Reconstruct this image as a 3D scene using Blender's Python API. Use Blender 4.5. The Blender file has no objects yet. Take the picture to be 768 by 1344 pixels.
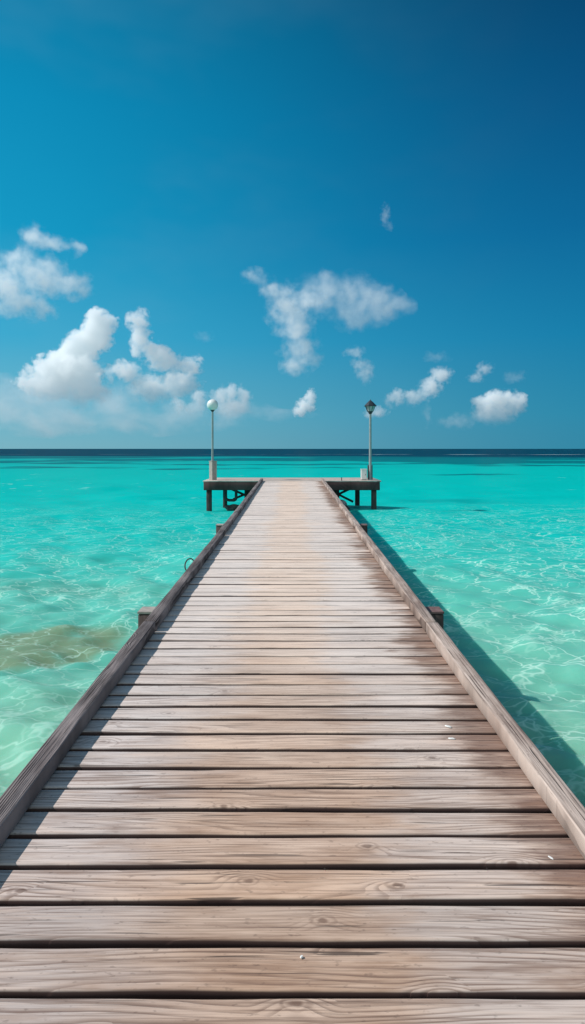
import bpy, bmesh, math, random
import numpy as np
from mathutils import Vector, Matrix

random.seed(7)
RNG = np.random.default_rng(7)
scene = bpy.context.scene
COL = scene.collection

# ------------------------------------------------------------------ geometry of the place
F_PX, W_PX, H_PX, HORIZON = 860.0, 768.0, 1344.0, 589.0
CAM_Z = 1.65
SLOPE = 0.01395            # the walkway rises gently towards the sea end
WATER_Z = -0.86
SUN_FROM = Vector((-1.0, -0.06, 0.93)).normalized()


def deck_z(y):
    return SLOPE * y


def srgb(r, g, b):
    def f(c):
        c /= 255.0
        return c / 12.92 if c <= 0.04045 else ((c + 0.055) / 1.055) ** 2.4
    return (f(r), f(g), f(b), 1.0)


# ------------------------------------------------------------------ node helpers
class NT:
    def __init__(self, tree):
        self.t = tree
        self.n = tree.nodes
        self.l = tree.links
        self.n.clear()

    def new(self, kind, **kw):
        nd = self.n.new(kind)
        for k, v in kw.items():
            setattr(nd, k, v)
        return nd

    def put(self, sock, v):
        if isinstance(v, bpy.types.NodeSocket):
            self.l.new(v, sock)
        elif v is not None:
            if isinstance(v, (int, float)) and hasattr(sock.default_value, '__len__'):
                sock.default_value = (v,) * len(sock.default_value)
            else:
                sock.default_value = v

    def m(self, op, a, b=None, c=None, clamp=False):
        nd = self.new('ShaderNodeMath', operation=op, use_clamp=clamp)
        for i, v in enumerate((a, b, c)):
            if v is not None:
                self.put(nd.inputs[i], v)
        return nd.outputs[0]

    def vm(self, op, a, b=None, out=0):
        nd = self.new('ShaderNodeVectorMath', operation=op)
        self.put(nd.inputs[0], a)
        if b is not None:
            if op == 'SCALE':
                self.put(nd.inputs['Scale'], b)
            else:
                self.put(nd.inputs[1], b)
        return nd.outputs['Value'] if op in ('LENGTH', 'DOT_PRODUCT', 'DISTANCE') else nd.outputs[0]

    def mix(self, f, a, b, mode='MIX'):
        nd = self.new('ShaderNodeMix', data_type='RGBA', blend_type=mode)
        self.put(nd.inputs[0], f)
        self.put(nd.inputs[6], a)
        self.put(nd.inputs[7], b)
        return nd.outputs[2]

    def sep(self, v):
        nd = self.new('ShaderNodeSeparateXYZ')
        self.put(nd.inputs[0], v)
        return nd.outputs

    def comb(self, x=0.0, y=0.0, z=0.0):
        nd = self.new('ShaderNodeCombineXYZ')
        for i, v in enumerate((x, y, z)):
            self.put(nd.inputs[i], v)
        return nd.outputs[0]

    def noise(self, vec, scale=1.0, detail=3.0, rough=0.5, dist=0.0, col=False):
        nd = self.new('ShaderNodeTexNoise')
        self.put(nd.inputs['Vector'], vec)
        nd.inputs['Scale'].default_value = scale
        nd.inputs['Detail'].default_value = detail
        nd.inputs['Roughness'].default_value = rough
        nd.inputs['Distortion'].default_value = dist
        return nd.outputs[1 if col else 0]

    def vor(self, vec, scale=1.0, feature='F1', dims='3D', out=0, rnd=1.0):
        nd = self.new('ShaderNodeTexVoronoi', feature=feature, voronoi_dimensions=dims)
        self.put(nd.inputs['Vector'], vec)
        nd.inputs['Scale'].default_value = scale
        nd.inputs['Randomness'].default_value = rnd
        return nd.outputs[out]

    def ss(self, v, a, b):                       # smoothstep
        nd = self.new('ShaderNodeMapRange', interpolation_type='SMOOTHSTEP')
        self.put(nd.inputs[0], v)
        self.put(nd.inputs[1], a)
        self.put(nd.inputs[2], b)
        return nd.outputs[0]

    def ramp(self, f, stops, interp='LINEAR'):
        nd = self.new('ShaderNodeValToRGB')
        cr = nd.color_ramp
        cr.interpolation = interp
        while len(cr.elements) > 1:
            cr.elements.remove(cr.elements[-1])
        cr.elements[0].position = stops[0][0]
        cr.elements[0].color = stops[0][1]
        for p, c in stops[1:]:
            e = cr.elements.new(p)
            e.color = c
        self.put(nd.inputs[0], f)
        return nd.outputs[0]

    def attr(self, name, out='Vector'):
        return self.new('ShaderNodeAttribute', attribute_name=name).outputs[out]

    def bump(self, h, strength, dist, normal=None):
        nd = self.new('ShaderNodeBump')
        nd.inputs['Strength'].default_value = strength
        nd.inputs['Distance'].default_value = dist
        self.put(nd.inputs['Height'], h)
        if normal is not None:
            self.put(nd.inputs['Normal'], normal)
        return nd.outputs[0]


def new_mat(name):
    m = bpy.data.materials.new(name)
    m.use_nodes = True
    return m, NT(m.node_tree)


def surface(nt, base, rough=0.8, normal=None, spec=0.3, metallic=0.0, extra=None):
    p = nt.new('ShaderNodeBsdfPrincipled')
    nt.put(p.inputs['Base Color'], base)
    nt.put(p.inputs['Roughness'], rough)
    nt.put(p.inputs['Specular IOR Level'], spec)
    nt.put(p.inputs['Metallic'], metallic)
    if normal is not None:
        nt.put(p.inputs['Normal'], normal)
    for k, v in (extra or {}).items():
        nt.put(p.inputs[k], v)
    o = nt.new('ShaderNodeOutputMaterial')
    nt.l.new(p.outputs[0], o.inputs['Surface'])
    return p


# ------------------------------------------------------------------ wood
# every wooden mesh carries a point attribute "wood": (metres along the grain, metres across, depth + seed)
# and a point attribute "tone": (random 0..1 per board, random 0..1 per board, 0)
def wood_material(name, light, mid, dark, line_strength=0.55, rings=19.0, along=0.55, sides=None, worn=None, zoned=False,
                  bump=0.6, knots=True, rough=0.82, groove=0.0, mottle=0.45):
    mat, nt = new_mat(name)
    w = nt.attr('wood')
    tone = nt.sep(nt.attr('tone'))
    geo = nt.new('ShaderNodeNewGeometry')
    P = geo.outputs['Position']
    u, v, s = nt.sep(w)
    seed = nt.m('MULTIPLY', tone[0], 37.0)

    # knots: cells stretched along the board, only a few of them carry one
    kc = nt.comb(nt.m('MULTIPLY', u, 3.6), nt.m('ADD', nt.m('MULTIPLY', v, 6.2), seed), 0.0)
    kv = nt.new('ShaderNodeTexVoronoi', feature='F1', voronoi_dimensions='2D')
    nt.put(kv.inputs['Vector'], kc)
    kv.inputs['Scale'].default_value = 1.0
    kd = kv.outputs['Distance']
    krand = nt.sep(kv.outputs['Color'])[0]
    has = nt.m('GREATER_THAN', krand, 0.895)
    pull = nt.m('MULTIPLY', nt.ss(kd, 0.55, 0.0), has)

    # contour lines of a stretched smooth noise make loops, lenses and cathedral figures
    base = nt.comb(nt.m('MULTIPLY', u, along), nt.m('MULTIPLY', v, 4.2), nt.m('ADD', s, seed))
    n1 = nt.noise(base, 1.0, 1.6, 0.42)
    vn = nt.m('MULTIPLY', v, 2.2)
    field = nt.m('ADD', nt.m('ADD', nt.m('MULTIPLY', n1, 0.75), nt.m('MULTIPLY', vn, 1.15)), nt.m('MULTIPLY', pull, 0.13))
    wob = nt.noise(nt.comb(nt.m('MULTIPLY', u, 4.0), nt.m('MULTIPLY', v, 25.0), seed), 1.0, 2.0, 0.5)
    field = nt.m('ADD', field, nt.m('MULTIPLY', nt.m('SUBTRACT', wob, 0.5), 0.028))
    ph = nt.m('FRACT', nt.m('MULTIPLY', field, rings))
    # saw profile of growth rings: slow brightening then a sharp dark late-wood line
    late = nt.m('MULTIPLY', nt.ss(ph, 0.40, 0.9), nt.ss(ph, 1.0, 0.95))
    lmod = nt.ss(nt.noise(nt.comb(nt.m('MULTIPLY', u, 1.3), nt.m('MULTIPLY', v, 9.0), seed), 1.0, 3.0, 0.6), 0.33, 0.68)
    late = nt.m('MULTIPLY', late, lmod)

    fib = nt.noise(nt.comb(nt.m('MULTIPLY', u, 3.5), nt.m('MULTIPLY', v, 190.0), nt.m('ADD', s, seed)), 1.0, 3.0, 0.6)
    fib2 = nt.noise(nt.comb(nt.m('MULTIPLY', u, 1.1), nt.m('MULTIPLY', v, 48.0), nt.m('ADD', s, seed)), 1.0, 3.0, 0.6)
    blot = nt.noise(nt.comb(nt.m('MULTIPLY', u, 1.6), nt.m('MULTIPLY', v, 5.0), nt.m('ADD', seed, 3.0)), 1.0, 4.0, 0.6)
    pit = nt.noise(nt.comb(nt.m('MULTIPLY', u, 26.0), nt.m('MULTIPLY', v, 60.0), seed), 1.0, 2.0, 0.6)
    crack = nt.noise(nt.comb(nt.m('MULTIPLY', u, 1.9), nt.m('MULTIPLY', v, 75.0), nt.m('ADD', seed, 9.0)), 1.0, 1.0, 0.4)
    crack = nt.ss(crack, 0.685, 0.73)

    c = nt.mix(nt.ss(blot, 0.3, 0.72), mid, light)
    if zoned:
        x, y, z = nt.sep(P)
        big = nt.noise(nt.comb(nt.m('MULTIPLY', x, 1.2), nt.m('MULTIPLY', y, 0.9), 2.0), 1.0, 3.0, 0.55)
        edge = nt.noise(nt.comb(nt.m('MULTIPLY', x, 2.2), nt.m('MULTIPLY', nt.m('ADD', v, seed), 9.0), seed), 1.0, 4.0, 0.6)
        xx = nt.m('ADD', x, nt.m('MULTIPLY', nt.m('SUBTRACT', nt.m('ADD', big, edge), 1.0), 0.75))
        # silvery on the left, bleached stripe on the right, stained brown along the right curb
        left = nt.m('MULTIPLY', nt.ss(xx, -0.25, -0.95), nt.m('ADD', 0.65, nt.m('MULTIPLY', nt.ss(y, 2.2, 4.0), 0.35)))
        right = nt.m('MULTIPLY', nt.ss(xx, 0.25, 0.6), nt.ss(xx, 1.15, 0.75))
        c = nt.mix(nt.m('MULTIPLY', left, 0.74), c, (0.66, 0.635, 0.64, 1))
        c = nt.mix(nt.m('MULTIPLY', right, 0.62), c, (0.66, 0.58, 0.54, 1))
        stain = nt.ss(nt.m('ADD', xx, nt.m('MULTIPLY', nt.m('SUBTRACT', fib2, 0.5), 0.35)), 0.82, 1.08)
        c = nt.mix(nt.m('MULTIPLY', stain, 0.72), c, (0.135, 0.082, 0.075, 1))
        bright = nt.ss(nt.m('ADD', y, nt.m('MULTIPLY', nt.m('SUBTRACT', big, .5), 3.0)), 2.2, 7.5)
        c = nt.mix(nt.m('MULTIPLY', bright, nt.m('SUBTRACT', 0.78, nt.m('MULTIPLY', stain, 0.65))), c, (0.90, 0.71, 0.595, 1))
    # mottled weathering inside each board: grey bleached lanes, brown lanes, worn pale and dirty dark edges
    mot = nt.noise(nt.comb(nt.m('MULTIPLY', u, 2.6), nt.m('MULTIPLY', v, 17.0), nt.m('ADD', seed, 21.0)), 1.0, 4.0, 0.62)
    c = nt.mix(nt.m('MULTIPLY', nt.ss(mot, 0.50, 0.72), mottle), c, (mid[0] * .62, mid[1] * .56, mid[2] * .52, 1))
    c = nt.mix(nt.m('MULTIPLY', nt.ss(mot, 0.48, 0.28), mottle * .8), c, (light[0] * 1.12, light[1] * 1.14, light[2] * 1.17, 1))
    # board to board difference
    tv = nt.m('ADD', 0.93, nt.m('MULTIPLY', tone[1], 0.14))
    hs = nt.new('ShaderNodeHueSaturation')
    nt.put(hs.inputs['Value'], tv)
    nt.put(hs.inputs['Saturation'], nt.m('ADD', 0.9, nt.m('MULTIPLY', tone[0], 0.25)))
    nt.put(hs.inputs['Color'], c)
    c = hs.outputs[0]
    c = nt.mix(nt.m('MULTIPLY', late, line_strength), c, dark)
    c = nt.mix(nt.m('MULTIPLY', nt.ss(fib, 0.48, 0.75), 0.5), c, dark)
    c = nt.mix(nt.m('MULTIPLY', nt.ss(fib2, 0.50, 0.74), 0.42), c, dark)
    c = nt.mix(nt.m('MULTIPLY', nt.ss(fib, 0.45, 0.2), 0.22), c, light)
    fib3 = nt.noise(nt.comb(nt.m('MULTIPLY', u, 1.7), nt.m('MULTIPLY', v, 100.0), nt.m('ADD', seed, 31.0)), 1.0, 2.0, 0.5)
    c = nt.mix(nt.m('MULTIPLY', nt.ss(fib3, 0.54, 0.70), 0.50), c, dark)
    c = nt.mix(nt.m('MULTIPLY', nt.ss(fib3, 0.46, 0.30), 0.25), c, light)
    if knots:
        kwob = nt.noise(nt.comb(nt.m('MULTIPLY', u, 30.0), nt.m('MULTIPLY', v, 30.0), seed), 1.0, 2.0, 0.5)
        kdd = nt.m('ADD', kd, nt.m('MULTIPLY', nt.m('SUBTRACT', kwob, 0.5), 0.10))
        core = nt.m('MULTIPLY', nt.ss(kdd, 0.10, 0.035), has)
        ring = nt.m('MULTIPLY', nt.m('MULTIPLY', nt.ss(kdd, 0.10, 0.14), nt.ss(kdd, 0.19, 0.15)), has)
        c = nt.mix(nt.m('MULTIPLY', core, 0.62), c, (dark[0] * .7, dark[1] * .6, dark[2] * .55, 1))
        c = nt.mix(nt.m('MULTIPLY', ring, 0.3), c, dark)
    c = nt.mix(nt.m('MULTIPLY', crack, 0.75), c, (0.05, 0.035, 0.03, 1))
    c = nt.mix(nt.m('MULTIPLY', nt.ss(pit, 0.61, 0.74), 0.38), c, (0.09, 0.06, 0.05, 1))

    if zoned:
        c = nt.mix(nt.m('MULTIPLY', nt.m('MULTIPLY', bright, 0.46), nt.m('SUBTRACT', 1.0, stain)), c, nt.mix(nt.ss(nt.m('ABSOLUTE', nt.m('ADD', xx, 0.05)), 0.22, 0.55), (0.90, 0.725, 0.61, 1), (0.80, 0.74, 0.71, 1)))
    if sides:                                            # shade of the gaps painted dark brown on the board sides
        low = nt.ss(nt.m('ADD', s, nt.m('MULTIPLY', nt.m('SUBTRACT', blot, 0.5), 0.006)), sides + 0.002, sides - 0.004)
        c = nt.mix(nt.m('MULTIPLY', low, 0.94), c, (0.085, 0.043, 0.038, 1))
    h = nt.m('ADD', nt.m('MULTIPLY', fib, 0.5), nt.m('MULTIPLY', nt.m('SUBTRACT', 1.0, late), 0.5))
    h = nt.m('SUBTRACT', h, nt.m('MULTIPLY', crack, 1.6))
    h = nt.m('ADD', h, nt.m('MULTIPLY', fib2, 0.6 + groove))
    nrm = nt.bump(h, bump, 0.004 + groove * 0.006)
    surface(nt, c, rough, nrm, spec=0.22)
    return mat


M_DECK = wood_material('weathered_deck_wood', (0.68, 0.495, 0.385, 1), (0.45, 0.29, 0.207, 1), (0.15, 0.085, 0.062, 1),
                       zoned=True, line_strength=0.72, sides=0.0165)
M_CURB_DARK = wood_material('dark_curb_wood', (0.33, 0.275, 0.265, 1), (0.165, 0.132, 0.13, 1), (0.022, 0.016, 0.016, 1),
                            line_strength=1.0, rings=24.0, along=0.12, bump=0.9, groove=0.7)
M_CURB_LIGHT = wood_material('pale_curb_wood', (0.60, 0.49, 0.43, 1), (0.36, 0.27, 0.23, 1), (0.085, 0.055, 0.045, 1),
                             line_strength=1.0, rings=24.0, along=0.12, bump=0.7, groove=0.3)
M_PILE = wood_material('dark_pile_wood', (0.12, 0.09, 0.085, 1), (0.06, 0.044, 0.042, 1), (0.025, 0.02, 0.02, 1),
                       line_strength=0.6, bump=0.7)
M_BEAM = wood_material('grey_beam_wood', (0.125, 0.064, 0.062, 1), (0.082, 0.042, 0.041, 1), (0.035, 0.025, 0.024, 1),
                       line_strength=0.45, bump=0.5, knots=False)
M_PLAT = wood_material('platform_deck_wood', (0.62, 0.53, 0.47, 1), (0.50, 0.41, 0.36, 1), (0.22, 0.16, 0.13, 1),
                       line_strength=0.4)


def simple_mat(name, c1, c2, scale, rough=0.5, metallic=0.0, spec=0.4, bump=0.0, extra=None, detail=4.0):
    mat, nt = new_mat(name)
    tc = nt.new('ShaderNodeTexCoord')
    n = nt.noise(tc.outputs['Object'], scale, detail, 0.6)
    c = nt.mix(nt.ss(n, 0.3, 0.7), c1, c2)
    nrm = nt.bump(n, bump, 0.01) if bump else None
    surface(nt, c, rough, nrm, spec, metallic, extra)
    return mat


M_PAINT = simple_mat('grey_painted_steel', (0.24, 0.28, 0.28, 1), (0.32, 0.36, 0.36, 1), 9.0, rough=0.38, spec=0.5)
M_PEDESTAL = simple_mat('weathered_pedestal_timber', (0.33, 0.29, 0.26, 1), (0.43, 0.38, 0.34, 1), 12.0, rough=0.85, bump=0.3)
M_BLACK = simple_mat('black_cast_iron', (0.018, 0.024, 0.03, 1), (0.035, 0.045, 0.055, 1), 14.0, rough=0.45, spec=0.4)
M_GLOBE = simple_mat('white_opal_glass', (0.80, 0.80, 0.79, 1), (0.74, 0.74, 0.73, 1), 7.0, rough=0.22, spec=0.5,
                     extra={'Subsurface Weight': 0.25, 'Subsurface Radius': (0.1, 0.1, 0.1)})
M_LANTERN = simple_mat('frosted_lantern_glass', (0.46, 0.52, 0.50, 1), (0.60, 0.66, 0.64, 1), 8.0, rough=0.15, spec=0.6,
                       extra={'Transmission Weight': 0.25})
M_WHITEBOX = simple_mat('white_enclosure_paint', (0.80, 0.76, 0.72, 1), (0.86, 0.83, 0.79, 1), 10.0, rough=0.5)
M_PIPE = simple_mat('dark_fouled_pipe', (0.035, 0.032, 0.035, 1), (0.07, 0.062, 0.06, 1), 9.0, rough=0.7, bump=0.4)
M_ROCK = simple_mat('wet_dark_rock', (0.035, 0.033, 0.036, 1), (0.13, 0.115, 0.105, 1), 5.0, rough=0.65, bump=0.8)
M_GREYROCK = simple_mat('pale_grey_rock', (0.16, 0.155, 0.18, 1), (0.34, 0.33, 0.36, 1), 5.0, rough=0.8, bump=0.8)
M_CHIP = simple_mat('chip_white', (0.80, 0.79, 0.77, 1), (0.70, 0.68, 0.65, 1), 60.0, rough=0.7)
M_IRON = simple_mat('rusty_dark_iron', (0.03, 0.028, 0.03, 1), (0.075, 0.05, 0.04, 1), 30.0, rough=0.6, metallic=0.4, bump=0.3)


# ------------------------------------------------------------------ mesh helpers
class Wood:
    """collects boards (each a bevelled bar with slightly wavy edges) into one mesh"""
    def __init__(self):
        self.v, self.f, self.w, self.t = [], [], [], []

    def board(self, p0, p1, width, thick, up=(0, 0, 1), seg=10, bev=0.006, jit=0.0, sag=0.0, twist=0.0, dirt=None):
        p0, p1, up = Vector(p0), Vector(p1), Vector(up)
        L = (p1 - p0).length
        d = (p1 - p0).normalized()
        side = d.cross(up).normalized()
        upn = side.cross(d).normalized()
        hw, ht, b = width / 2, thick / 2, bev
        prof = [(-hw + b, ht), (-hw / 3, ht), (hw / 3, ht), (hw - b, ht), (hw - b * .3, ht - b * .3), (hw, ht - b),
                (hw, -ht + b), (hw - b, -ht), (-hw + b, -ht), (-hw, -ht + b), (-hw, ht - b), (-hw + b * .3, ht - b * .3)]
        n = len(prof)
        seed = (random.random(), random.random())
        off = random.random() * 40
        ph = [random.random() * 6.28 for _ in range(6)]
        start = len(self.v)
        rings = [(0.0, b)] + [(i / seg, 0.0) for i in range(seg + 1)] + [(1.0, b)]
        for k, (t, inset) in enumerate(rings):
            if k == 0:
                a, shr = 0.0, b
            elif k == len(rings) - 1:
                a, shr = L, b
            else:
                a = min(max(t * L, b), L - b)
                shr = 0.0
            e1 = jit * (math.sin(a * 2.1 + ph[0]) + .6 * math.sin(a * 5.7 + ph[1]) + .35 * math.sin(a * 13 + ph[4]))
            e2 = jit * (math.sin(a * 1.9 + ph[2]) + .6 * math.sin(a * 6.3 + ph[3]) + .35 * math.sin(a * 11 + ph[5]))
            dz = sag * math.sin(a * 1.3 + ph[4])
            tw = twist * (t - .5)
            for (px, pz) in prof:
                q = px + (e1 if px < 0 else e2) * min(1.0, abs(px) / hw * 1.0)
                q -= math.copysign(min(shr, abs(q)), q)
                zz = pz - math.copysign(min(shr, abs(pz)), pz) + dz + tw * px
                self.v.append(p0 + d * a + side * q + upn * zz)
                self.w.append((a + off, px, pz))
                self.t.append((seed[0], seed[1], 0.0))
        m = len(rings)
        for k in range(m - 1):
            for j in range(n):
                a0 = start + k * n + j
                a1 = start + k * n + (j + 1) % n
                self.f.append((a0, a0 + n, a1 + n, a1))
        self.f.append(tuple(start + j for j in range(n)))
        self.f.append(tuple(start + (m - 1) * n + j for j in reversed(range(n))))

    def build(self, name, mat, parent=None, smooth=True):
        me = bpy.data.meshes.new(name)
        me.from_pydata([tuple(v) for v in self.v], [], self.f)
        a = me.attributes.new('wood', 'FLOAT_VECTOR', 'POINT')
        a.data.foreach_set('vector', np.array(self.w, dtype=np.float32).ravel())
        a = me.attributes.new('tone', 'FLOAT_VECTOR', 'POINT')
        a.data.foreach_set('vector', np.array(self.t, dtype=np.float32).ravel())
        me.materials.append(mat)
        me.update()
        bm = bmesh.new(); bm.from_mesh(me); bmesh.ops.recalc_face_normals(bm, faces=bm.faces); bm.to_mesh(me); bm.free()
        ob = bpy.data.objects.new(name, me)
        COL.objects.link(ob)
        if smooth:
            me.polygons.foreach_set('use_smooth', [True] * len(me.polygons))
            me.set_sharp_from_angle(angle=math.radians(50))
        if parent:
            ob.parent = parent
            ob.matrix_parent_inverse = Matrix.Translation(parent.location).inverted()
        return ob


def mesh_obj(name, bm, mat, parent=None, smooth=False):
    bmesh.ops.recalc_face_normals(bm, faces=bm.faces)
    me = bpy.data.meshes.new(name)
    bm.to_mesh(me)
    bm.free()
    me.materials.append(mat)
    if smooth:
        me.polygons.foreach_set('use_smooth', [True] * len(me.polygons))
        me.set_sharp_from_angle(angle=math.radians(38))
    ob = bpy.data.objects.new(name, me)
    COL.objects.link(ob)
    if parent:
        ob.parent = parent
        ob.matrix_parent_inverse = Matrix.Translation(parent.location).inverted()
    return ob


def add_box(bm, c, s, rotz=0.0, bev=0.0):
    m = Matrix.Translation(c) @ Matrix.Rotation(rotz, 4, 'Z') @ Matrix.Diagonal((s[0], s[1], s[2], 1))
    r = bmesh.ops.create_cube(bm, size=1.0, matrix=m)
    if bev:
        es = list({e for v in r['verts'] for e in v.link_edges})
        bmesh.ops.bevel(bm, geom=es, offset=bev, segments=2, affect='EDGES')


def add_lathe(bm, c, prof, n=24, rot=0.0, caps=True):
    rings = []
    for (r, z) in prof:
        rings.append([bm.verts.new((c[0] + r * math.cos(rot + 2 * math.pi * k / n),
                                    c[1] + r * math.sin(rot + 2 * math.pi * k / n), c[2] + z)) for k in range(n)])
    for a, b in zip(rings, rings[1:]):
        for k in range(n):
            bm.faces.new((a[k], a[(k + 1) % n], b[(k + 1) % n], b[k]))
    if caps:
        bm.faces.new(list(reversed(rings[0])))
        bm.faces.new(rings[-1])


def add_tube(bm, pts, r, n=12, closed=False):
    pts = [Vector(p) for p in pts]
    rings = []
    N = len(pts)
    up = Vector((0, 1, 0))
    for i, p in enumerate(pts):
        if closed:
            d = (pts[(i + 1) % N] - pts[i - 1]).normalized()
        else:
            d = (pts[min(i + 1, N - 1)] - pts[max(i - 1, 0)]).normalized()
        s = d.cross(up)
        if s.length < 1e-3:
            s = d.cross(Vector((1, 0, 0)))
        s.normalize()
        u = s.cross(d).normalized()
        rings.append([bm.verts.new(p + (s * math.cos(2 * math.pi * k / n) + u * math.sin(2 * math.pi * k / n)) * r) for k in range(n)])
    pairs = list(zip(rings, rings[1:])) + ([(rings[-1], rings[0])] if closed else [])
    for a, b in pairs:
        for k in range(n):
            bm.faces.new((a[k], a[(k + 1) % n], b[(k + 1) % n], b[k]))
    if not closed:
        bm.faces.new(list(reversed(rings[0])))
        bm.faces.new(rings[-1])


def tag(o, label=None, cat=None, group=None, kind=None):
    if label: o['label'] = label
    if cat: o['category'] = cat
    if group: o['group'] = group
    if kind: o['kind'] = kind
    return o


def thing(name, loc, label, cat, group=None):
    o = bpy.data.objects.new(name, None)
    COL.objects.link(o)
    o.location = loc
    o.empty_display_size = 0.2
    return tag(o, label, cat, group)


# ------------------------------------------------------------------ the jetty
jetty = thing('wooden_jetty', (0, 0, 0),
              'long weathered wooden jetty of cross planks running out to a platform at its end', 'jetty')
DECK_END = 26.2
CX, HALF = -0.017, 1.154

wd = Wood()
y = 0.25
while y < DECK_END - 0.1:
    pitch = 0.190 + random.uniform(-0.007, 0.007)
    gap = random.uniform(0.020, 0.035)
    wdt = pitch - gap
    yc = y + pitch / 2
    skew = random.uniform(-0.004, 0.004)
    zt = deck_z(yc) - 0.0225 + random.uniform(-0.003, 0.002)
    dz = random.uniform(-0.003, 0.003)
    wd.board((CX - 1.24 + random.uniform(-.01, .01), yc - skew, zt + dz), (CX + 1.24 + random.uniform(-.01, .01), yc + skew, zt - dz), wdt, 0.045,
             seg=40, bev=0.007, jit=0.0022, sag=0.0016, twist=random.uniform(-.03, .03))
    y += pitch
deck = wd.build('walkway_deck', M_DECK, jetty)

# curbs, laid in lengths with butt joints
joints_l = [0.25, 5.62, 11.3, 17.2, DECK_END]
joints_r = [0.25, 5.60, 11.8, 18.0, DECK_END]
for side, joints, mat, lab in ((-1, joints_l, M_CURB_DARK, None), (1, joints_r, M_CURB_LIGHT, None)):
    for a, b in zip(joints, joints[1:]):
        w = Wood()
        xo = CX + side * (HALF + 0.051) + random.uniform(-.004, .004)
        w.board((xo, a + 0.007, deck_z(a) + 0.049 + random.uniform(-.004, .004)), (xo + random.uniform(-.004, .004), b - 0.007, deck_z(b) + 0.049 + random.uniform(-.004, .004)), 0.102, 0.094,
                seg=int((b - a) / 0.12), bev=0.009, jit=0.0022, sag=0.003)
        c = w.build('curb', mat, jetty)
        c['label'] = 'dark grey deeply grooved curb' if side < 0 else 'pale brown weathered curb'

# dark sheet added to keep sun from coming through the plank gaps
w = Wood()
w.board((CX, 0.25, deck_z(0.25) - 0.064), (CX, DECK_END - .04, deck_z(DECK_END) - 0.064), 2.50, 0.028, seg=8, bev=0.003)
w.build('gap_light_blocker', M_PILE, jetty)
# stringers and cross bearers below the deck
for x in (-1.15, 0.0, 1.15):
    w = Wood()
    w.board((CX + x, 0.3, deck_z(0.3) - 0.175), (CX + x, DECK_END - .05, deck_z(DECK_END) - 0.175), 0.09, 0.18, seg=20)
    w.build('stringer', M_PILE, jetty)
for yy in (6.42, 12.85, 19.3):
    w = Wood()
    w.board((CX - 1.268, yy, deck_z(yy) - 0.355), (CX + 1.268, yy, deck_z(yy) - 0.355), 0.14, 0.17, seg=4)
    w.build('bearer', M_PILE, jetty)


def pile(x, yy, top, sx, parent, name='pile'):
    w = Wood()
    w.board((x, yy, WATER_Z - 1.6), (x, yy, top), sx, sx, up=(0, 1, 0), seg=8, bev=0.012, jit=0.002)
    return w.build(name, M_PILE, parent)


for yy, dx in ((6.42, 1.372), (12.85, 1.372)):
    for s in (-1, 1):
        p = pile(CX + s * dx, yy, deck_z(yy) - 0.035, 0.205, jetty)
        bm = bmesh.new()                                   # weathered slanted end grain on top of the pile
        add_box(bm, (CX + s * dx, yy, deck_z(yy) - 0.022), (0.215, 0.215, 0.022), 0, 0.004)
        mesh_obj('pile_cap', bm, M_PEDESTAL if s < 0 else simple_mat('red_brown_pile_top', (0.13, 0.07, 0.07, 1), (0.23, 0.15, 0.14, 1), 14.0, rough=0.85), p)
for s in (-1, 1):
    pile(CX + s * 1.0, 19.3, deck_z(19.3) - 0.41, 0.18, jetty)

# mooring ring on the outer face of the left curb
bm = bmesh.new()
ry, rz = 8.45, deck_z(8.45) + 0.03
pts = []
for k in range(28):
    t = 2 * math.pi * k / 28
    pts.append((-1.325 + 0.062 * math.cos(t), ry + 0.045 * math.sin(t), rz + 0.078 * math.sin(t)))
add_tube(bm, pts, 0.0085, 8, closed=True)
add_box(bm, (-1.262, ry, rz), (0.03, 0.05, 0.05), 0, 0.004)
mesh_obj('mooring_ring', bm, M_IRON, jetty, True)

# ---- platform at the end
PY0, PY1 = 26.22, 28.95
PX0, PX1 = -3.56, 3.50
PZ = deck_z(DECK_END) + 0.004
w = Wood()
y = PY0
while y < PY1 - 0.05:
    w.board((PX0 - 0.02 + random.uniform(-.015, .015), y + 0.089, PZ - 0.0225 + random.uniform(-.002, .002)),
            (PX1 + 0.06 + random.uniform(-.015, .015), y + 0.089, PZ - 0.0225), 0.176, 0.045, seg=10, bev=0.006, jit=0.001)
    y += 0.19
w.build('platform_deck', M_PLAT, jetty)
BZ = PZ - 0.045 - 0.168
for (p0, p1) in (((PX0, PY0 + .05, BZ), (PX1, PY0 + .05, BZ)), ((PX0, PY1 - .1, BZ), (PX1, PY1 - .1, BZ)),
                 ((PX0 + .06, PY0 + .1, BZ - .004), (PX0 + .06, PY1 - .15, BZ - .004)), ((PX1 - .06, PY0 + .1, BZ - .004), (PX1 - .06, PY1 - .15, BZ - .004))):
    w = Wood()
    w.board(p0, p1, 0.09, 0.335, seg=14, bev=0.008, jit=0.0015)
    w.build('platform_beam', M_BEAM, jetty)
for (x, yy, sx) in ((-3.36, PY0 + .20, .2), (3.28, PY0 + .20, .2), (-2.95, PY1 - .25, .17), (2.84, PY1 - .25, .19),
                    (-1.92, PY0 + 1.2, .17), (1.86, PY0 + 1.2, .19), (-1.9, PY1 - .3, .17), (1.75, PY1 - .3, .17)):
    pile(x, yy, BZ - 0.168 if yy > PY0 + .5 else BZ - .17, sx, jetty, 'platform_leg')
for (p0, p1) in (((-2.55, PY0 + 1.3, PZ - .42), (-1.55, PY0 + 1.3, PZ - .86)), ((-2.5, PY0 + 1.42, PZ - .85), (-1.5, PY0 + 1.42, PZ - .42)),
                 ((1.55, PY0 + 1.35, PZ - .45), (2.55, PY0 + 1.35, PZ - .95)), ((1.4, PY0 + 1.45, PZ - .9), (2.4, PY0 + 1.45, PZ - .42))):
    w = Wood()
    w.board(p0, p1, 0.09, 0.11, up=(0, 1, 0), seg=4)
    w.build('brace', M_PILE, jetty)
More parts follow.
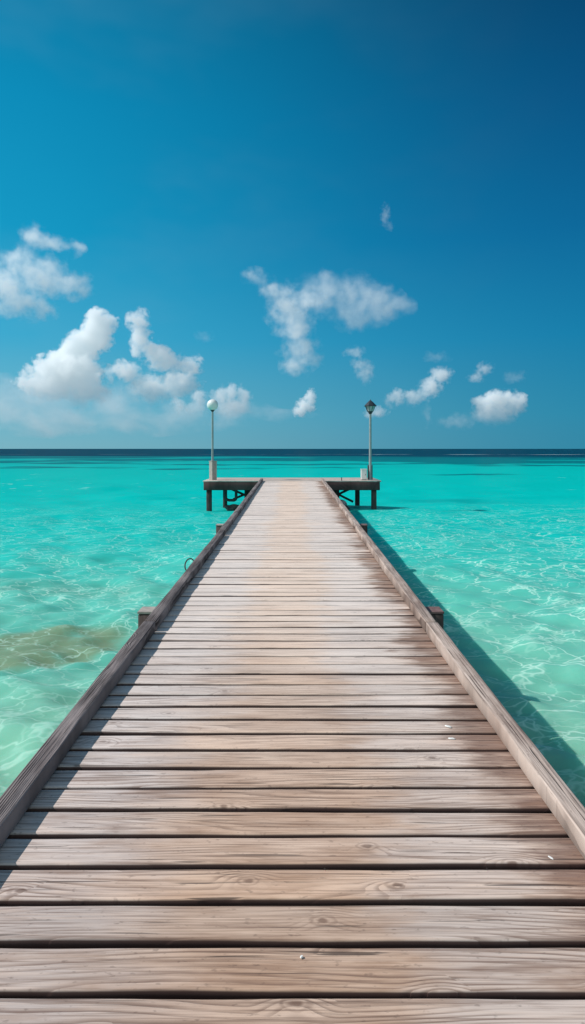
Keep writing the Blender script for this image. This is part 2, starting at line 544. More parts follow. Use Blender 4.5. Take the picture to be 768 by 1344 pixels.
# bent pipe slung below the platform
bm = bmesh.new()
pts = []
for k in range(4): pts.append((-2.74, PY0 + .5, PZ - .30 - k * 0.11))
for k in range(1, 8):
    t = math.pi + (math.pi / 2) * k / 7
    pts.append((-2.56 + .18 * math.cos(t), PY0 + .5, PZ - .66 + .16 * math.sin(t)))
for k in range(1, 4): pts.append((-2.56 + .06 * k, PY0 + .5, PZ - .82))
for k in range(1, 8):
    t = -math.pi / 2 + (math.pi / 2) * k / 7
    pts.append((-2.40 + .1 * math.cos(t), PY0 + .5, PZ - .72 + .10 * math.sin(t)))
for k in range(1, 5): pts.append((-2.30, PY0 + .5, PZ - .72 + .09 * k))
add_tube(bm, pts, 0.058, 12)
mesh_obj('pipe', bm, M_PIPE, jetty, True)

# ---- rocks in the water below the platform
def rock(name, c, s, mat, seed, label):
    rnd = random.Random(seed)
    bm = bmesh.new()
    bmesh.ops.create_icosphere(bm, subdivisions=3, radius=1.0)
    ph = [rnd.uniform(0, 6.28) for _ in range(9)]
    for v in bm.verts:
        p = v.co
        d = 1 + .22 * math.sin(p.x * 2.6 + ph[0]) * math.sin(p.y * 2.2 + ph[1]) + .14 * math.sin(p.z * 4 + ph[2] + p.x * 3) + .07 * math.sin(p.x * 9 + ph[3]) * math.sin(p.y * 8 + ph[4]) + rnd.uniform(-.05, .05)
        v.co = Vector((p.x * s[0], p.y * s[1], p.z * s[2])) * d
    o = mesh_obj(name, bm, mat, None, False)
    o.location = c
    return tag(o, label, 'rock')


rock('rock', (-2.45, 26.75, WATER_Z + .08), (.30, .30, .17), M_ROCK, 3, 'dark wet rock breaking the water under the left end of the platform')
rock('rock', (-2.02, 27.0, WATER_Z + .06), (.26, .30, .18), M_ROCK, 5, 'dark rock beside the left curb, right of the larger wet rock')
rock('rock', (1.98, 26.6, WATER_Z + .30), (.22, .3, .15), M_GREYROCK, 8, 'pale grey rock slab under the platform just right of the walkway')
rock('rock', (1.86, 26.9, WATER_Z + .06), (.42, .4, .25), M_ROCK, 11, 'dark rock under the platform carrying the pale grey slab')

# ---- lamps
LX, LY = -3.29, 26.95
lamp = thing('lamp_post', (LX, LY, PZ), 'lamp post with a white globe on a slim pole above a square timber pedestal', 'lamp post')
bm = bmesh.new(); add_box(bm, (LX + .02, LY, PZ + .375), (.225, .225, .75), math.radians(42), .008)
ped = mesh_obj('pedestal', bm, M_PEDESTAL, lamp)
bm = bmesh.new(); add_box(bm, (LX + .02, LY, PZ + .765), (.25, .25, .03), math.radians(42), .006)
mesh_obj('cap', bm, M_PEDESTAL, ped)
bm = bmesh.new(); add_lathe(bm, (LX, LY, PZ + .78), [(.085, 0), (.085, .015), (.048, .02), (.044, .5), (.040, 2.02)], 20)
mesh_obj('pole', bm, M_PAINT, lamp, True)
bm = bmesh.new(); add_lathe(bm, (LX, LY, PZ + 2.80), [(.041, 0), (.05, .02), (.075, .05), (.10, .075), (.10, .095)], 20)
mesh_obj('collar', bm, M_BLACK, lamp, True)
bm = bmesh.new(); bmesh.ops.create_uvsphere(bm, u_segments=40, v_segments=24, radius=.232, matrix=Matrix.Translation((LX, LY, PZ + 3.085)))
mesh_obj('globe', bm, M_GLOBE, lamp, True)

RX, RY = 3.20, 26.95
lamp = thing('lamp_post', (RX, RY, PZ), 'lamp post with a black pointed lantern on a pale pole beside a white box', 'lamp post')
bm = bmesh.new(); add_box(bm, (RX + .01, RY + .17, PZ + .285), (.19, .16, .57), 0, .008)
add_box(bm, (RX + .01, RY + .17, PZ + .585), (.21, .18, .03), 0, .006)
mesh_obj('base_block', bm, M_BLACK, lamp)
bm = bmesh.new(); add_lathe(bm, (RX, RY, PZ), [(.085, 0), (.085, .02), (.056, .03), (.054, 1.2), (.048, 2.72)], 20)
mesh_obj('pole', bm, M_PAINT, lamp, True)
q = math.radians(45)
bm = bmesh.new(); add_lathe(bm, (RX, RY, PZ + 2.70), [(.05, 0), (.07, .04), (.13, .12)], 8, rot=math.pi / 8)
head = mesh_obj('lantern_foot', bm, M_BLACK, lamp)
bm = bmesh.new(); add_lathe(bm, (RX, RY, PZ + 2.82), [(.118, 0.001), (.205, .22)], 8, rot=math.pi / 8)
mesh_obj('lantern_glass', bm, M_LANTERN, lamp)
bm = bmesh.new()
for k in range(8):
    a = math.pi / 8 + k * math.pi / 4
    add_tube(bm, [(RX + .125 * math.cos(a), RY + .125 * math.sin(a), PZ + 2.815), (RX + .21 * math.cos(a), RY + .21 * math.sin(a), PZ + 3.04)], .009, 6)
mesh_obj('lantern_frame', bm, M_BLACK, lamp)
bm = bmesh.new(); add_lathe(bm, (RX, RY, PZ + 3.035), [(.262, -.012), (.265, .012), (.12, .16), (.03, .235), (.022, .25), (.004, .285)], 8, rot=math.pi / 8)
mesh_obj('lantern_roof', bm, M_BLACK, lamp)

# white box next to the right lamp
bx = thing('utility_box', (2.93, 26.9, PZ), 'small white metal utility box standing against the right lamp post', 'utility box')
bm = bmesh.new(); add_box(bm, (2.93, 26.9, PZ + .225), (.235, .2, .41), 0, .012)
body = mesh_obj('body', bm, M_WHITEBOX, bx)
bm = bmesh.new(); add_box(bm, (2.93, 26.797, PZ + .225), (.19, .008, .35), 0, .003)
door = mesh_obj('door', bm, M_WHITEBOX, bx)
bm = bmesh.new(); add_box(bm, (2.99, 26.788, PZ + .22), (.02, .012, .05), 0, .002)
mesh_obj('latch', bm, M_BLACK, door)
bm = bmesh.new(); add_box(bm, (2.93, 26.9, PZ + .44), (.26, .225, .02), 0, .005)
mesh_obj('lid', bm, M_WHITEBOX, bx)
bm = bmesh.new(); add_box(bm, (2.93, 26.9, PZ + .01), (.2, .17, .02), 0, .002)
mesh_obj('plinth', bm, M_BLACK, bx)

# small iron stub on the front edge of the platform
bm = bmesh.new(); add_lathe(bm, (1.98, 26.42, PZ), [(.035, 0), (.035, .01), (.016, .012), (.016, .10), (.026, .105), (.026, .12)], 12)
mesh_obj('mooring_pin', bm, M_IRON, jetty, True)

# ---- little white chips on the planks
def chip(px, py, sx, sy, rot, label):
    d = F_PX * CAM_Z / (py - 577.0)
    x = (px - 384) / F_PX * d
    rnd = random.Random(int(px))
    bm = bmesh.new()
    n = 9
    lo, hi = [], []
    for k in range(n):
        a = 2 * math.pi * k / n
        r = rnd.uniform(.6, 1.1)
        lo.append(bm.verts.new((sx * r * math.cos(a), sy * r * math.sin(a), 0)))
        hi.append(bm.verts.new((sx * r * .7 * math.cos(a), sy * r * .7 * math.sin(a), .004)))
    for k in range(n):
        bm.faces.new((lo[k], lo[(k + 1) % n], hi[(k + 1) % n], hi[k]))
    bm.faces.new(hi)
    bm.faces.new(list(reversed(lo)))
    o = mesh_obj('white_chip', bm, M_CHIP)
    o.location = (x, d, deck_z(d) + .002)
    o.rotation_euler.z = rot
    tag(o, label, 'small white chip')


chip(588, 954, .022, .012, -.6, 'white chip on the planks, farther of the two lying close together')
chip(593, 970, .020, .010, -.2, 'white chip on the planks, nearer of the two lying close together')
chip(723, 1127, .017, .0065, -1.0, 'narrow white chip on a dark plank end near the pale right curb')
chip(396, 1257, .007, .006, .3, 'tiny white chip at the edge of the nearest plank')

# ------------------------------------------------------------------ the sea
def grid_axis(parts):
    out = [parts[0][0]]
    for a, b, step in parts:
        n = max(1, int(round((b - a) / step)))
        out += list(a + (b - a) * (np.arange(1, n + 1) / n))
    return out


def geo_axis(start, end, step, growth):
    out, x = [], start
    while x < end:
        step *= growth
        x += step
        out.append(x)
    return out


xs = grid_axis([(-9.0, 9.0, 0.075)])
ext = geo_axis(9.0, 32000, 0.09, 1.13)
xs = np.array([-e for e in reversed(ext)] + list(xs) + ext)
ys = grid_axis([(0.5, 15.0, 0.075), (15.0, 36.0, 0.15)])
ys = np.array([-e for e in reversed(geo_axis(0.0, 400, 0.2, 1.35))] + list(ys) + geo_axis(36.0, 42000, 0.2, 1.10))
X, Y = np.meshgrid(xs, ys)
Z = np.zeros_like(X)
D = np.sqrt(X ** 2 + Y ** 2)
for k in range(70):
    lam = 0.42 * (1.052 ** k)                     # 0.4 m .. 14 m
    ang = math.radians(RNG.normal(-112, 38))
    kx, ky = 2 * math.pi / lam * math.cos(ang), 2 * math.pi / lam * math.sin(ang)
    amp = 0.0066 * lam ** 0.36
    fade = np.clip(1.4 - D / (lam * 26), 0, 1)
    Z += amp * fade * np.sin(kx * X + ky * Y + RNG.uniform(0, 6.28) + 0.5 * np.sin(X * .7 + k) + 0.5 * np.sin(Y * .55 + k * 2.3))
for k in range(26):                               # short wind ripples
    lam = RNG.uniform(0.34, 0.85)
    ang = math.radians(RNG.normal(-100, 50))
    kx, ky = 2 * math.pi / lam * math.cos(ang), 2 * math.pi / lam * math.sin(ang)
    fade = np.clip(1.3 - D / (lam * 30), 0, 1)
    Z += 0.0062 * fade * np.sin(kx * X + ky * Y + RNG.uniform(0, 6.28) + 0.9 * np.sin(X * .9 + k) + 0.9 * np.sin(Y * .8 + k * 1.7))
Z += WATER_Z
nx, ny = len(xs), len(ys)
idx = np.arange(nx * ny).reshape(ny, nx)
quads = np.stack([idx[:-1, :-1], idx[:-1, 1:], idx[1:, 1:], idx[1:, :-1]], -1).reshape(-1, 4)
me = bpy.data.meshes.new('sea')
me.vertices.add(nx * ny)
me.vertices.foreach_set('co', np.stack([X, Y, Z], -1).astype(np.float32).ravel())
me.loops.add(quads.size)
me.loops.foreach_set('vertex_index', quads.ravel().astype(np.int32))
me.polygons.add(len(quads))
me.polygons.foreach_set('loop_start', np.arange(0, quads.size, 4, dtype=np.int32))
me.polygons.foreach_set('use_smooth', np.ones(len(quads), dtype=bool))
me.update(calc_edges=True)
sea = bpy.data.objects.new('sea', me)
COL.objects.link(sea)
tag(sea, 'clear turquoise lagoon water reaching a dark blue band at the horizon', 'sea', kind='structure')

mat, nt = new_mat('lagoon_water')
P = nt.new('ShaderNodeNewGeometry').outputs['Position']
x, y, z = nt.sep(P)
P2 = nt.comb(x, y, 0.0)
lg = nt.m('LOGARITHM', nt.m('MAXIMUM', y, 2.0), 10.0)          # log10 of the distance out to sea
n_sh = nt.noise(P2, 0.16, 3.0, 0.55)
f = nt.m('ADD', lg, nt.m('MULTIPLY', nt.m('SUBTRACT', n_sh, 0.5), 0.26))
f = nt.m('DIVIDE', nt.m('SUBTRACT', f, 0.5), 2.0)              # 3.2 m .. 316 m


def pos(d): return (math.log10(d) - .5) / 2


base = nt.ramp(f, [(pos(3.6), (0.20, 0.43, 0.30, 1)), (pos(5.5), (0.185, 0.46, 0.335, 1)), (pos(9), (0.125, 0.47, 0.37, 1)),
                   (pos(14), (0.035, 0.455, 0.385, 1)), (pos(20), (0.006, 0.44, 0.39, 1)), (pos(35), (0.001, 0.415, 0.375, 1)),
                   (pos(80), (0.001, 0.38, 0.345, 1)), (pos(150), (0.002, 0.30, 0.29, 1)), (pos(215), (0.002, 0.22, 0.235, 1))])
# soft sandy and weedy variation of the shallow bottom
sand = nt.ss(nt.noise(nt.comb(nt.m('MULTIPLY', x, .55), y, 4.0), 0.33, 3.0, 0.5), 0.52, 0.74)
near = nt.ss(y, 22.0, 8.0)
base = nt.mix(nt.m('MULTIPLY', nt.m('MULTIPLY', sand, near), 0.55), base, (0.19, 0.40, 0.30, 1))
# the brownish submerged reef left of the jetty
warp = nt.noise(P2, 0.9, 3.0, 0.55, col=True)
wv = nt.vm('ADD', P2, nt.vm('SCALE', nt.vm('SUBTRACT', warp, (0.5, 0.5, 0.5)), 0.6))
wx, wy, _ = nt.sep(wv)
e = nt.m('ADD', nt.m('POWER', nt.m('DIVIDE', nt.m('ADD', wx, 3.45), 1.25), 2.0),
         nt.m('POWER', nt.m('DIVIDE', nt.m('SUBTRACT', nt.m('SUBTRACT', wy, 8.45), nt.m('MULTIPLY', nt.m('ADD', wx, 3.3), 0.30)), 1.0), 2.0))
reef = nt.m('MULTIPLY', nt.ss(e, 1.2, 0.55), nt.ss(nt.noise(P2, 1.6, 4.0, 0.6), 0.12, 0.5))
base = nt.mix(nt.m('MULTIPLY', reef, 0.76), base, (0.18, 0.20, 0.10, 1))
halo = nt.m('MULTIPLY', nt.ss(e, 2.6, 1.0), nt.ss(e, 0.6, 1.3))
base = nt.mix(nt.m('MULTIPLY', halo, 0.35), base, (0.04, 0.30, 0.235, 1))
e2 = nt.m('ADD', nt.m('POWER', nt.m('DIVIDE', nt.m('ADD', wx, 4.9), 2.6), 2.0), nt.m('POWER', nt.m('DIVIDE', nt.m('SUBTRACT', wy, 11.9), 0.8), 2.0))
base = nt.mix(nt.m('MULTIPLY', nt.ss(e2, 1.5, 0.2), 0.42), base, (0.10, 0.30, 0.225, 1))
# seagrass patches in the far lagoon, the deep water beyond the reef edge
n_g = nt.noise(nt.comb(nt.m('MULTIPLY', x, .45), y, 0.0), 0.045, 4.0, 0.55)
rb = nt.m('MULTIPLY', nt.m('MULTIPLY', nt.ss(x, -10.0, 50.0), nt.ss(y, 60.0, 130.0)), 0.10)
dist_b = nt.m('MULTIPLY', nt.ss(y, 25.0, 190.0), 0.19)
g = nt.m('ADD', nt.m('ADD', n_g, rb), dist_b)
grass = nt.m('MULTIPLY', nt.ss(g, 0.60, 0.66), nt.ss(y, 22.0, 40.0))
base = nt.mix(nt.m('MULTIPLY', grass, 0.80), base, (0.002, 0.085, 0.115, 1))
n_e = nt.noise(nt.comb(nt.m('MULTIPLY', x, .3), y, 7.0), 0.02, 3.0, 0.6)
edge = nt.m('ADD', y, nt.m('MULTIPLY', nt.m('SUBTRACT', n_e, 0.5), 260.0))
edge = nt.m('ADD', edge, nt.m('MULTIPLY', nt.ss(x, -20.0, 90.0), 45.0))
deep = nt.ss(edge, 212.0, 236.0)
base = nt.mix(nt.m('MULTIPLY', deep, 0.96), base, (0.002, 0.036, 0.070, 1))

# caustic light painted into the water colour as a net of pale lines
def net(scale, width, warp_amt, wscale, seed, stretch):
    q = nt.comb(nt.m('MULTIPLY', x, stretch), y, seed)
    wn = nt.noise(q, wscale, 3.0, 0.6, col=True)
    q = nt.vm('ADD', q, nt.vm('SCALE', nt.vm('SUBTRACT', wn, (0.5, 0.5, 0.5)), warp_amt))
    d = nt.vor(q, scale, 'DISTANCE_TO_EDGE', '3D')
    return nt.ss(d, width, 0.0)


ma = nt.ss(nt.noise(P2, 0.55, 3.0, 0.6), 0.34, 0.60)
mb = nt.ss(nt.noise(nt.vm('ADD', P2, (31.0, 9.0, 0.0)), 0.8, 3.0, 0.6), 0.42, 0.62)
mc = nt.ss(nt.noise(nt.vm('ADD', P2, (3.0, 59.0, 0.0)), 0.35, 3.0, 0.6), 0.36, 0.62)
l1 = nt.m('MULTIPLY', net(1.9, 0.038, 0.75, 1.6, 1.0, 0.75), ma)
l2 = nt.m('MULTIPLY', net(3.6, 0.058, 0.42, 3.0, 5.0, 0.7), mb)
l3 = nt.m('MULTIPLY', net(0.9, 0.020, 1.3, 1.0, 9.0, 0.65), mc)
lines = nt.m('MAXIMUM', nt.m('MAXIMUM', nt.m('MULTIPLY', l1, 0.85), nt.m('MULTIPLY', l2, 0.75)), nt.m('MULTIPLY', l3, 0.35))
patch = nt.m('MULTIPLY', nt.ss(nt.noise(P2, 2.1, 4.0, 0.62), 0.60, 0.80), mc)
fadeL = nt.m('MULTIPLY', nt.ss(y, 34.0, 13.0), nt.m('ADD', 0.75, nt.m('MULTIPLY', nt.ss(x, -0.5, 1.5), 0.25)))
caustic = nt.m('MULTIPLY', nt.m('MAXIMUM', lines, nt.m('MULTIPLY', patch, 0.30)), fadeL)
caustic = nt.m('MULTIPLY', caustic, nt.m('ADD', 0.55, nt.m('MULTIPLY', nt.ss(y, 3.5, 8.0), 0.45)))
base = nt.mix(nt.m('MULTIPLY', caustic, 0.74), base, (0.60, 0.88, 0.75, 1))
# small wind crests far out and the breaker on the reef
cr = nt.noise(nt.comb(nt.m('MULTIPLY', x, .8), nt.m('MULTIPLY', y, 1.0), 3.0), 0.9, 3.0, 0.65)
crm = nt.ss(nt.noise(P2, 0.06, 3.0, 0.6), 0.45, 0.65)
crest = nt.m('MULTIPLY', nt.m('MULTIPLY', nt.ss(cr, 0.62, 0.72), crm), nt.m('MULTIPLY', nt.ss(y, 14.0, 20.0), nt.ss(y, 80.0, 35.0)))
crest = nt.m('MULTIPLY', crest, nt.m('ADD', 0.25, nt.m('MULTIPLY', nt.ss(x, 2.0, -4.0), 0.5)))
base = nt.mix(crest, base, (0.34, 0.72, 0.66, 1))
bl = nt.m('ABSOLUTE', nt.m('SUBTRACT', nt.m('ADD', y, nt.m('MULTIPLY', nt.m('SUBTRACT', n_e, .5), 60.0)), 292.0))
brk = nt.m('MULTIPLY', nt.ss(bl, 9.0, 3.0), nt.ss(nt.noise(nt.comb(x, y, 2.0), 0.045, 4.0, 0.7), 0.47, 0.60))
brk = nt.m('MULTIPLY', brk, nt.m('ADD', 0.25, nt.m('MULTIPLY', nt.ss(x, 0.0, 40.0), 0.75)))
base = nt.mix(nt.m('MULTIPLY', brk, 0.8), base, (0.40, 0.55, 0.55, 1))

b1 = nt.noise(nt.comb(nt.m('MULTIPLY', x, .7), y, 0.0), 2.6, 4.0, 0.55)
b2 = nt.noise(nt.comb(nt.m('MULTIPLY', x, .6), y, 5.0), 0.55, 3.0, 0.5)
hh = nt.m('ADD', nt.m('MULTIPLY', b1, 0.4), b2)
bm_near = nt.ss(y, 260.0, 20.0)
nd = nt.new('ShaderNodeBump')
nt.put(nd.inputs['Strength'], nt.m('ADD', 0.25, nt.m('MULTIPLY', bm_near, 0.45)))
nd.inputs['Distance'].default_value = 0.10
nt.put(nd.inputs['Height'], hh)
df = nt.new('ShaderNodeBsdfDiffuse')
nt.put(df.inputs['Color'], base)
nt.put(df.inputs['Normal'], nd.outputs[0])
gl = nt.new('ShaderNodeBsdfGlossy')
gl.inputs['Roughness'].default_value = 0.15
nt.put(gl.inputs['Normal'], nd.outputs[0])
fr = nt.new('ShaderNodeFresnel')
fr.inputs['IOR'].default_value = 1.33
nt.put(fr.inputs['Normal'], nd.outputs[0])
sss = nt.new('ShaderNodeSubsurfaceScattering')
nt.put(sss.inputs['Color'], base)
sss.inputs['Scale'].default_value = 1.0
sss.inputs['Radius'].default_value = (0.25, 1.1, 1.0)
nt.put(sss.inputs['Normal'], nd.outputs[0])
mx = nt.new('ShaderNodeMixShader')
mx.inputs[0].default_value = 0.35
nt.l.new(df.outputs[0], mx.inputs[1]); nt.l.new(sss.outputs[0], mx.inputs[2])
ms = nt.new('ShaderNodeMixShader')                 # reflections are weak, as through a polarising filter
nt.put(ms.inputs[0], nt.m('MINIMUM', nt.m('MULTIPLY', fr.outputs[0], 0.25), 0.055))
nt.l.new(mx.outputs[0], ms.inputs[1]); nt.l.new(gl.outputs[0], ms.inputs[2])
o = nt.new('ShaderNodeOutputMaterial')
nt.l.new(ms.outputs[0], o.inputs['Surface'])
me.materials.append(mat)

# ------------------------------------------------------------------ clouds: real volumes standing far out over the sea
def at(px, py, dist):
    return Vector(((px - 384) / F_PX * dist, dist, CAM_Z + (HORIZON - py) / F_PX * dist))


def cloud(label, dist, puffs, dens=1.0, amp=0.7, warp=0.9, nscale=1.0, soft=0.35, thr=0.28, base_soft=None, glow=0.10, detail=5.0,
          depth=0.8, stretch=1.0):
    """puffs: (px, py, rx, ry) - where a lobe stands and how big it looks from the jetty"""
    s = dist / F_PX
    bm = bmesh.new()
    lob = []
    for (px, py, rx, ry) in puffs:
        c = at(px, py, dist)
        rd = depth * 0.5 * (rx + ry)
        c.y += random.uniform(-.35, .35) * rd * s
        lob.append((c, (rx * s, rd * s, ry * s)))
        k = 1.22
        bmesh.ops.create_icosphere(bm, subdivisions=3, radius=1.0, matrix=Matrix.Translation(c) @ Matrix.Diagonal((rx * s * k, rd * s * k, ry * s * k, 1)))
    me = bpy.data.meshes.new('cloud')
    bm.to_mesh(me); bm.free()
    tmp = bpy.data.objects.new('cloud', me)
    COL.objects.link(tmp)
    md = tmp.modifiers.new('r', 'REMESH'); md.mode = 'VOXEL'
    md.voxel_size = min(min(p[2], p[3]) for p in puffs) * s * 0.33
    dg = bpy.context.evaluated_depsgraph_get()
    me2 = bpy.data.meshes.new_from_object(tmp.evaluated_get(dg))
    tmp.modifiers.clear()
    tmp.data = me2
    bpy.data.meshes.remove(me)
    me2.name = 'cloud'
    mat, nt = new_mat('cloud_vapour')
    P = nt.new('ShaderNodeNewGeometry').outputs['Position']
    mean_r = sum(0.5 * (p[2] + p[3]) for p in puffs) / len(puffs) * s
    off = (random.uniform(0, 900), random.uniform(0, 900), 0)
    wn = nt.noise(nt.vm('ADD', P, off), 0.75 * nscale / mean_r, 2.0, 0.5, col=True)
    PW = nt.vm('ADD', P, nt.vm('SCALE', nt.vm('SUBTRACT', wn, (0.5, 0.5, 0.5)), warp * mean_r * 1.6))
    f = None
    for (c, r) in lob:
        q = nt.vm('MULTIPLY', nt.vm('SUBTRACT', PW, tuple(c)), tuple(1.0 / k for k in r))
        v = nt.m('SUBTRACT', 1.0, nt.vm('LENGTH', q))
        if f is None:
            f = v
        else:
            nd = nt.new('ShaderNodeMath', operation='SMOOTH_MAX')
            nt.put(nd.inputs[0], f); nt.put(nd.inputs[1], v); nd.inputs[2].default_value = 0.25
            f = nd.outputs[0]
    n = nt.noise(nt.vm('MULTIPLY', nt.vm('ADD', P, off), (1.0 / stretch, 1.0, 1.0)), 2.2 * nscale / mean_r, detail, 0.6)
    d = nt.m('ADD', f, nt.m('MULTIPLY', nt.m('SUBTRACT', n, 0.5), amp * 4))
    den = nt.ss(d, thr, thr + soft)
    den = nt.m('MULTIPLY', den, nt.ss(f, -0.22, 0.0))
    if base_soft:                                     # (row of the flat base, row where the cloud is whole)
        zz = nt.sep(P)[2]
        z0, z1 = at(0, base_soft[0], dist).z, at(0, base_soft[1], dist).z
        den = nt.m('MULTIPLY', den, nt.m('ADD', base_soft[2], nt.m('MULTIPLY', nt.ss(zz, z0, z1), 1 - base_soft[2])))
    sigma = dens * 2.2 / mean_r
    pv = nt.new('ShaderNodeVolumePrincipled')
    pv.inputs['Color'].default_value = (0.985, 0.99, 0.995, 1)
    pv.inputs['Anisotropy'].default_value = 0.0
    nt.put(pv.inputs['Density'], nt.m('MULTIPLY', den, sigma))
    pv.inputs['Emission Color'].default_value = (0.75, 0.93, 1.0, 1)
    nt.put(pv.inputs['Emission Strength'], nt.m('MULTIPLY', den, sigma * glow))  # emission added in place of light scattered many times inside the cloud
    o = nt.new('ShaderNodeOutputMaterial')
    nt.l.new(pv.outputs[0], o.inputs['Volume'])
    mat.cycles.volume_step_rate = 0.5
    me2.materials.append(mat)
    return tag(tmp, label, 'cloud', 'clouds above the horizon')


CLOUDS = True
if CLOUDS:
    cloud('broad soft white cloud with a wispy torn top, high above the leaning cumulus', 3400,
          [(4, 372, 38, 40), (30, 347, 23, 28), (54, 362, 42, 28), (96, 376, 34, 21), (26, 402, 42, 20), (52, 406, 24, 17), (46, 313, 20, 21), (66, 320, 28, 12), (97, 322, 17, 14)],
          dens=0.7, amp=0.5, warp=1.0, soft=1.12, thr=-0.02, glow=0.14, detail=4)
    cloud('tall bright cumulus leaning up to a rounded head at its right end', 4600,
          [(130, 424, 23, 24), (122, 446, 27, 26), (104, 460, 27, 24), (84, 474, 26, 23), (62, 487, 25, 21), (40, 502, 24, 17), (100, 488, 44, 28), (72, 510, 46, 20), (112, 516, 44, 24)],
          dens=1.7, amp=0.31, warp=0.85, soft=0.275, thr=0.08, base_soft=(538, 470, .05), glow=0.13, nscale=1.5, detail=4)
    cloud('cumulus with a slim tower, stepping down to a lower shoulder on its right', 4500,
          [(181, 421, 16, 18), (185, 446, 15, 22), (202, 462, 22, 20), (216, 476, 24, 20), (248, 482, 21, 20), (236, 506, 32, 20), (168, 488, 24, 16), (143, 492, 12, 11), (200, 510, 40, 20)],
          dens=1.08, amp=0.32, warp=0.9, soft=0.4, thr=0.05, base_soft=(545, 455, .09), glow=0.11, nscale=1.45, detail=4)
    cloud('small upright puff just left of the globe lamp', 4900, [(260, 524, 14, 18), (256, 536, 18, 13), (234, 534, 11, 13)],
          dens=0.576, amp=0.42, soft=0.625, thr=0.01, glow=0.10, base_soft=(556, 512, .1))
    cloud('cloud with a ragged crown directly behind the white globe lamp', 4900,
          [(287, 522, 16, 15), (302, 518, 13, 17), (319, 518, 14, 15), (304, 536, 32, 16)],
          dens=0.648, amp=0.42, soft=0.625, thr=0.01, glow=0.10, base_soft=(560, 508, .06))
    cloud('long pale haze bank low on the horizon below the tall cumulus', 6500,
          [(0, 530, 80, 36), (75, 528, 84, 38), (150, 530, 84, 36), (225, 538, 78, 28), (300, 545, 60, 22), (60, 555, 90, 18), (370, 553, 50, 14), (170, 556, 90, 16)],
          dens=0.36, amp=0.75, warp=1.0, soft=1.3, thr=-0.02, glow=0.10, stretch=1.6)
    cloud('drifting vertical cloud in the middle of the sky, with a wisp at its upper left', 3300,
          [(331, 362, 22, 12), (352, 380, 20, 19), (376, 398, 33, 30), (386, 430, 30, 30), (393, 456, 31, 22), (406, 468, 20, 16), (389, 481, 21, 16), (402, 392, 24, 18)],
          dens=0.62, amp=0.5, warp=1.0, soft=1.25, thr=-0.04, glow=0.12, detail=4)
    cloud('wide oval soft cloud above the middle of the jetty', 3300,
          [(424, 387, 38, 29), (455, 393, 42, 33), (490, 399, 40, 32), (516, 405, 28, 19), (467, 413, 36, 21)],
          dens=0.46, amp=0.5, warp=1.0, soft=1.25, thr=-0.04, glow=0.11, detail=4)
    cloud('small double puff hanging above the space between the two lamps', 3800, [(464, 463, 16, 10), (472, 478, 13, 12), (481, 488, 15, 16)],
          dens=0.36, amp=0.5, soft=1.12, thr=-0.02, glow=0.10)
    cloud('compact bright puff low over the sea between the two lamps', 5000, [(408, 520, 9, 11), (400, 532, 15, 12), (394, 539, 11, 9)],
          dens=0.864, amp=0.42, soft=0.562, thr=0.02, glow=0.11)
    cloud('stepped cloud rising to a bright knob right of the lantern lamp', 4600,
          [(577, 494, 19, 13), (566, 508, 18, 15), (545, 521, 18, 13), (518, 523, 16, 13)],
          dens=0.648, amp=0.45, soft=0.625, thr=0.01, glow=0.10, base_soft=(545, 500, .2))
    cloud('low domed cumulus on the right with a bright cauliflower top', 4600,
          [(636, 532, 22, 13), (656, 524, 24, 16), (674, 531, 20, 16), (652, 545, 36, 14)],
          dens=1.15, amp=0.34, soft=0.35, thr=0.06, glow=0.10, base_soft=(558, 516, .04), detail=4)
    cloud('tiny puff above the domed cumulus on the right', 4300, [(637, 484, 14, 10), (625, 494, 13, 10)], dens=0.36, amp=0.5, soft=1, thr=-0.02, glow=0.09)
    cloud('faint flat shred of cloud above the stepped cloud', 4300, [(573, 469, 20, 9)], dens=0.144, amp=0.5, soft=1.12, thr=-0.04, glow=0.09)
    cloud('faint shred of cloud at the right, beside the tiny puff', 4300, [(676, 494, 17, 10)], dens=0.115, amp=0.5, soft=1.12, thr=-0.04, glow=0.09)
    cloud('thin upright wisp high in the open blue sky', 3000, [(505, 284, 8, 17), (511, 296, 7, 8)], dens=0.144, amp=0.6, soft=1.12, thr=-0.04, glow=0.09)
    cloud('faint low shreds of cloud under the stepped cloud', 5200, [(600, 553, 30, 11), (561, 546, 9, 18)], dens=0.122, amp=0.5, soft=1.12, thr=-0.04, glow=0.09)
    cloud('small flat cloud just right of the lantern head', 5000, [(497, 540, 14, 9), (486, 542, 11, 8)], dens=0.324, amp=0.42, soft=0.75, thr=0, glow=0.09)
    cloud('faint shred of cloud between the slim tower and the middle cloud', 4300, [(268, 443, 16, 9)], dens=0.072, amp=0.5, soft=1.12, thr=-0.04, glow=0.09)

# ------------------------------------------------------------------ world
world = bpy.data.worlds.new('World')
scene.world = world
world.use_nodes = True
nt = NT(world.node_tree)
dirv = nt.new('ShaderNodeTexCoord').outputs['Generated']
dx, dy, dz = nt.sep(dirv)
hor = nt.m('SQRT', nt.m('ADD', nt.m('MULTIPLY', dx, dx), nt.m('ADD', nt.m('MULTIPLY', dy, dy), 1e-5)))
az = nt.m('DIVIDE', dx, hor)
el = nt.m('MAXIMUM', dz, 0.0)
wisp = nt.noise(nt.vm('MULTIPLY', dirv, (1.0, 1.0, 2.2)), 2.2, 4.0, 0.6)
azf = nt.ss(nt.m('ADD', az, nt.m('MULTIPLY', nt.m('SUBTRACT', wisp, .5), .12)), -0.62, 0.60)
left = nt.ramp(el, [(0.0, srgb(126, 183, 198)), (.05, srgb(108, 184, 206)), (.16, srgb(58, 172, 210)), (.30, srgb(10, 156, 200)),
                    (.45, srgb(0, 144, 190)), (.57, srgb(0, 128, 172)), (1.0, srgb(0, 80, 140))])
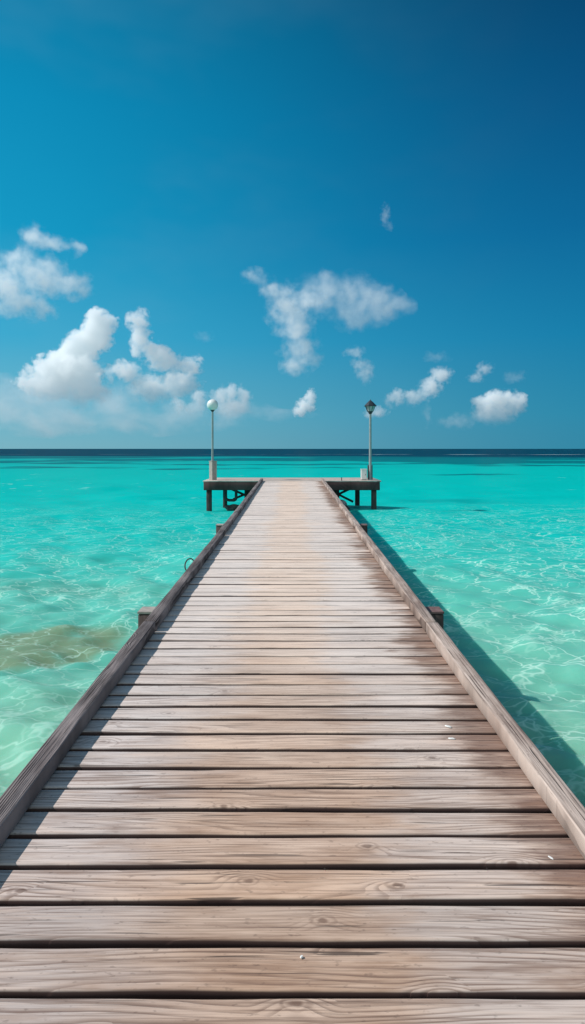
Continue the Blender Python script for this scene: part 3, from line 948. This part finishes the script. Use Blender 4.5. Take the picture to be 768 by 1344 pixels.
right = nt.ramp(el, [(0.0, srgb(36, 132, 164)), (.05, srgb(22, 132, 168)), (.16, srgb(0, 122, 168)), (.30, srgb(0, 98, 150)),
                     (.45, srgb(0, 77, 126)), (.57, srgb(0, 58, 100)), (1.0, srgb(0, 40, 80))])
c = nt.mix(azf, left, right)
veil = nt.m('MULTIPLY', nt.ss(wisp, 0.46, 0.74), nt.m('SUBTRACT', 1.0, azf))
c = nt.mix(nt.m('MULTIPLY', veil, 0.09), c, srgb(150, 196, 214))
back = nt.ss(dy, 0.15, -0.7)
c = nt.mix(nt.m('MULTIPLY', back, 0.8), c, srgb(190, 214, 222))
sky = nt.new('ShaderNodeTexSky', sky_type='NISHITA')
sky.sun_disc = False
sky.sun_elevation = math.asin(SUN_FROM.z)
sky.sun_rotation = math.atan2(SUN_FROM.x, SUN_FROM.y)
c10 = nt.vm('SCALE', c, 10.0)
c = nt.mix(0.025, c10, sky.outputs[0])
bg = nt.new('ShaderNodeBackground')
nt.put(bg.inputs[0], c)
bg.inputs[1].default_value = 0.1
wo = nt.new('ShaderNodeOutputWorld')
nt.l.new(bg.outputs[0], wo.inputs['Surface'])

# ------------------------------------------------------------------ sun
ld = bpy.data.lights.new('sun', 'SUN')
ld.energy = 4.2
ld.angle = math.radians(0.6)
ld.color = (1.0, 0.955, 0.90)
sun = bpy.data.objects.new('sun', ld)
COL.objects.link(sun)
sun.rotation_euler = SUN_FROM.to_track_quat('Z', 'Y').to_euler()

# ------------------------------------------------------------------ camera
cd = bpy.data.cameras.new('camera')
cd.sensor_fit = 'VERTICAL'
cd.sensor_height = 36.0
cd.lens = F_PX / H_PX * 36.0
cd.shift_y = -(H_PX / 2 - HORIZON) / H_PX
cd.clip_start = 0.05
cd.clip_end = 100000.0
cam = bpy.data.objects.new('camera', cd)
COL.objects.link(cam)
cam.location = (0, 0, CAM_Z)
cam.rotation_euler = (math.radians(90), 0, 0)
scene.camera = cam

# ------------------------------------------------------------------ render settings
scene.render.engine = 'CYCLES'
cy = scene.cycles
cy.use_denoising = True
cy.max_bounces = 8
cy.volume_bounces = 3
cy.volume_max_steps = 128
cy.transparent_max_bounces = 32
cy.caustics_reflective = False
cy.caustics_refractive = False
scene.view_settings.view_transform = 'Standard'
scene.view_settings.look = 'None'
scene.view_settings.exposure = 0.0
